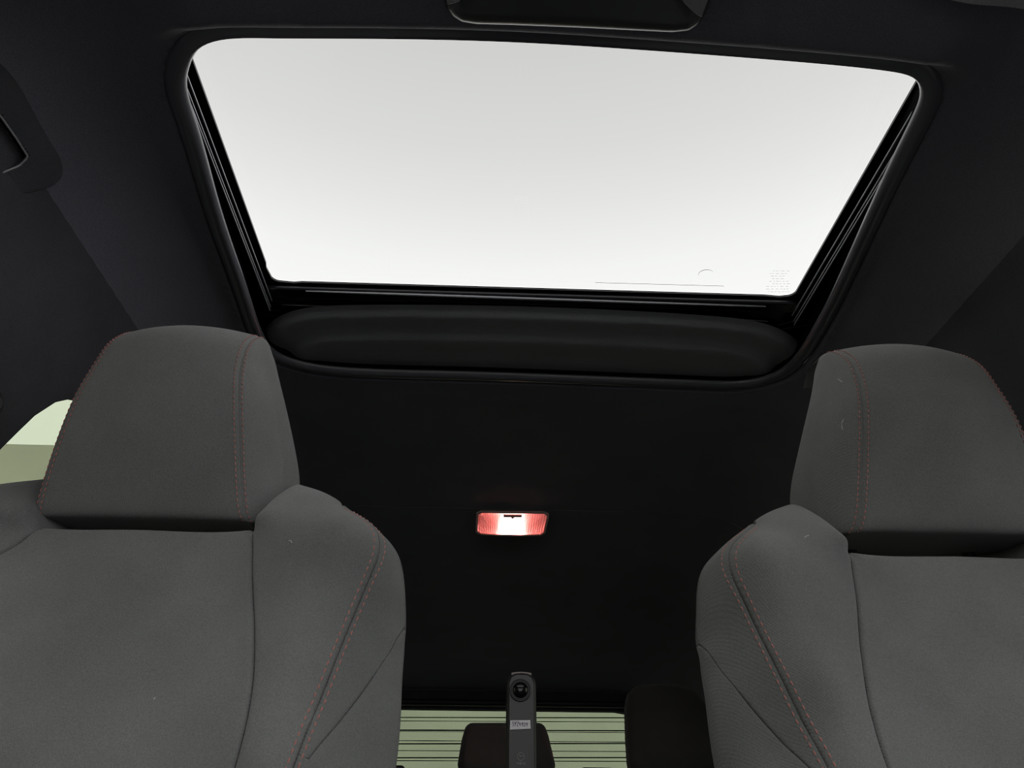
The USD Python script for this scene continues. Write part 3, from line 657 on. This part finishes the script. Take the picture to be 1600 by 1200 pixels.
GL = {'S': [[(.95, .9), (.55, 1), (.1, .85), (.15, .62), (.75, .48), (.9, .2), (.5, 0), (.05, .1)]], 'Y': [[(.0, 1), (.45, .5)], [(.95, 1), (.3, 0)]], 'Z': [[(.05, 1), (.95, .98), (.05, .02), (1, 0)]],
      '4': [[(.15, 1), (.1, .45), (.95, .45)], [(.75, 1), (.7, 0)]], '9': [[(.85, .9), (.5, 1), (.12, .8), (.2, .52), (.55, .5), (.85, .9), (.8, .4), (.6, 0)]], '0': [[(.5, 1), (.12, .75), (.12, .25), (.5, 0), (.88, .25), (.88, .75), (.5, 1)]]}
strokes = []
x0, x1 = st_q[0][0]+.0028, st_q[1][0]-.0035; cw = (x1-x0)/7
for i, ch in enumerate('SYZ4909'):
    zb = st_q[3][2]+.0052-.0001*i; hh = .0062 if i < 3 else .0055
    for stq in GL[ch]:
        q = np.array([(x0+cw*(i+.08+.78*u), yf-.0008, zb+hh*v) for u, v in stq]); strokes.append(tube(q, .00042, 5))
obj('handwriting', cat_(strokes), 'ink', sticker, False)
ec = U(813.8, 1182.2, y=yf-.0002)
a = np.linspace(0, 2*math.pi, 33)[:-1]
obj('emblem', cat_([tube(np.column_stack([ec[0]+.0052*np.cos(a), np.full(32, ec[1]), ec[2]+.0052*np.sin(a)]), .0005, 5, True),
                    tube(np.array([ec+[-.0030, 0, .0004], ec+[-.0016, 0, .0008], ec+[0, 0, .0002], ec+[.0016, 0, .0008], ec+[.0030, 0, .0004]]), np.array([.0005, .0009, .0007, .0009, .0005]), 6)]), 'emblem_print', pc, False)
tm = meshkit.text_mesh('THETA', .0034, .0004)
v = np.array(tm.vertices); tw = v[:, 0].max()-v[:, 0].min(); tcn = U(814, 1195, y=yf)
obj('lettering', TM(np.column_stack([tcn[0]+(v[:, 0]-v[:, 0].min()-tw/2)*.0135/tw, yf-v[:, 2]-.0001, tcn[2]+v[:, 1]]), tm.faces[:, ::-1] if False else tm.faces), 'emblem_print', pc, False)
stn = thing('camera_stand', 'thin black stand holding the panoramic camera', 'stand', (cx, YC, -.46))
obj('pole', tube([(cx, YC, -.44), (cx, YC, -.2), (cx, YC, zbot-.0005)], .008, 14), 'dark_plastic', stn)
obj('base_plate', trimesh.creation.cylinder(.09, .02, sections=40).apply_translation([cx, YC, -.45]), 'dark_plastic', stn)

# lint hairs caught on the seats' cloth: each lies on the nearest point of the cloth it is seen against
def on_cloth(px, py, keys, sgn, off):
    v = np.vstack([lay(MESH[k], sgn, off).vertices for k in keys]); q = (v-CAM) @ AX.T
    uv = np.column_stack([800+FOC*q[:, 0]/q[:, 2], 600-FOC*q[:, 1]/q[:, 2]]); near = np.linalg.norm(uv-[px, py], axis=1)
    k = np.argsort(near)[:12]; y = v[k, 1].min()-.0006; return U(px, py, y=y)
for pts, keys, sgn, off, lab in (([(1318, 655), (1315.5, 660), (1315, 665), (1316.5, 671)], ['head_side'], 1, np.array([.002, 0, .001]), 'pale curved lint hair on the right headrest side'),
        ([(1309, 592), (1312, 594), (1316, 597)], ['head_side'], 1, np.array([.002, 0, .001]), 'short pale lint hair high on the right headrest'),
        ([(1257, 840), (1260, 837.5), (1264, 836.5)], ['bolster'], 1, np.array([0, 0, -.010]), 'short pale lint hair on the right seat shoulder'),
        ([(451, 845), (454, 844.5), (456, 848)], ['bolster'], -1, np.zeros(3), 'tiny pale lint hair on the left seat bolster'),
        ([(240, 1093), (243, 1089)], ['panel'], -1, np.zeros(3), 'tiny white lint speck on the left seat panel')):
    q = np.array([on_cloth(*p, keys, sgn, off) for p in pts])
    o = obj('lint_hair', tube(q, .00032, 5), 'lint', smooth=False, label=lab, cat='lint')

# ------------------------------------------------------------------ outside
obj('ground', box(-14, 14, -12, 14, -.80, -.76), 'asphalt', smooth=False, label='grey asphalt under the car', kind='structure')
obj('wall_outside', box(-12, 12, 5.0, 5.3, -.76, 2.42), 'outside_plaster', smooth=False, label='pale green plastered wall outside behind the car', kind='structure')
obj('wall_boundary', box(-2.75, -2.55, -9, 2.9, -.76, 2.6), 'outside_plaster', smooth=False, label='tall plastered boundary wall outside along the left of the car', kind='structure')
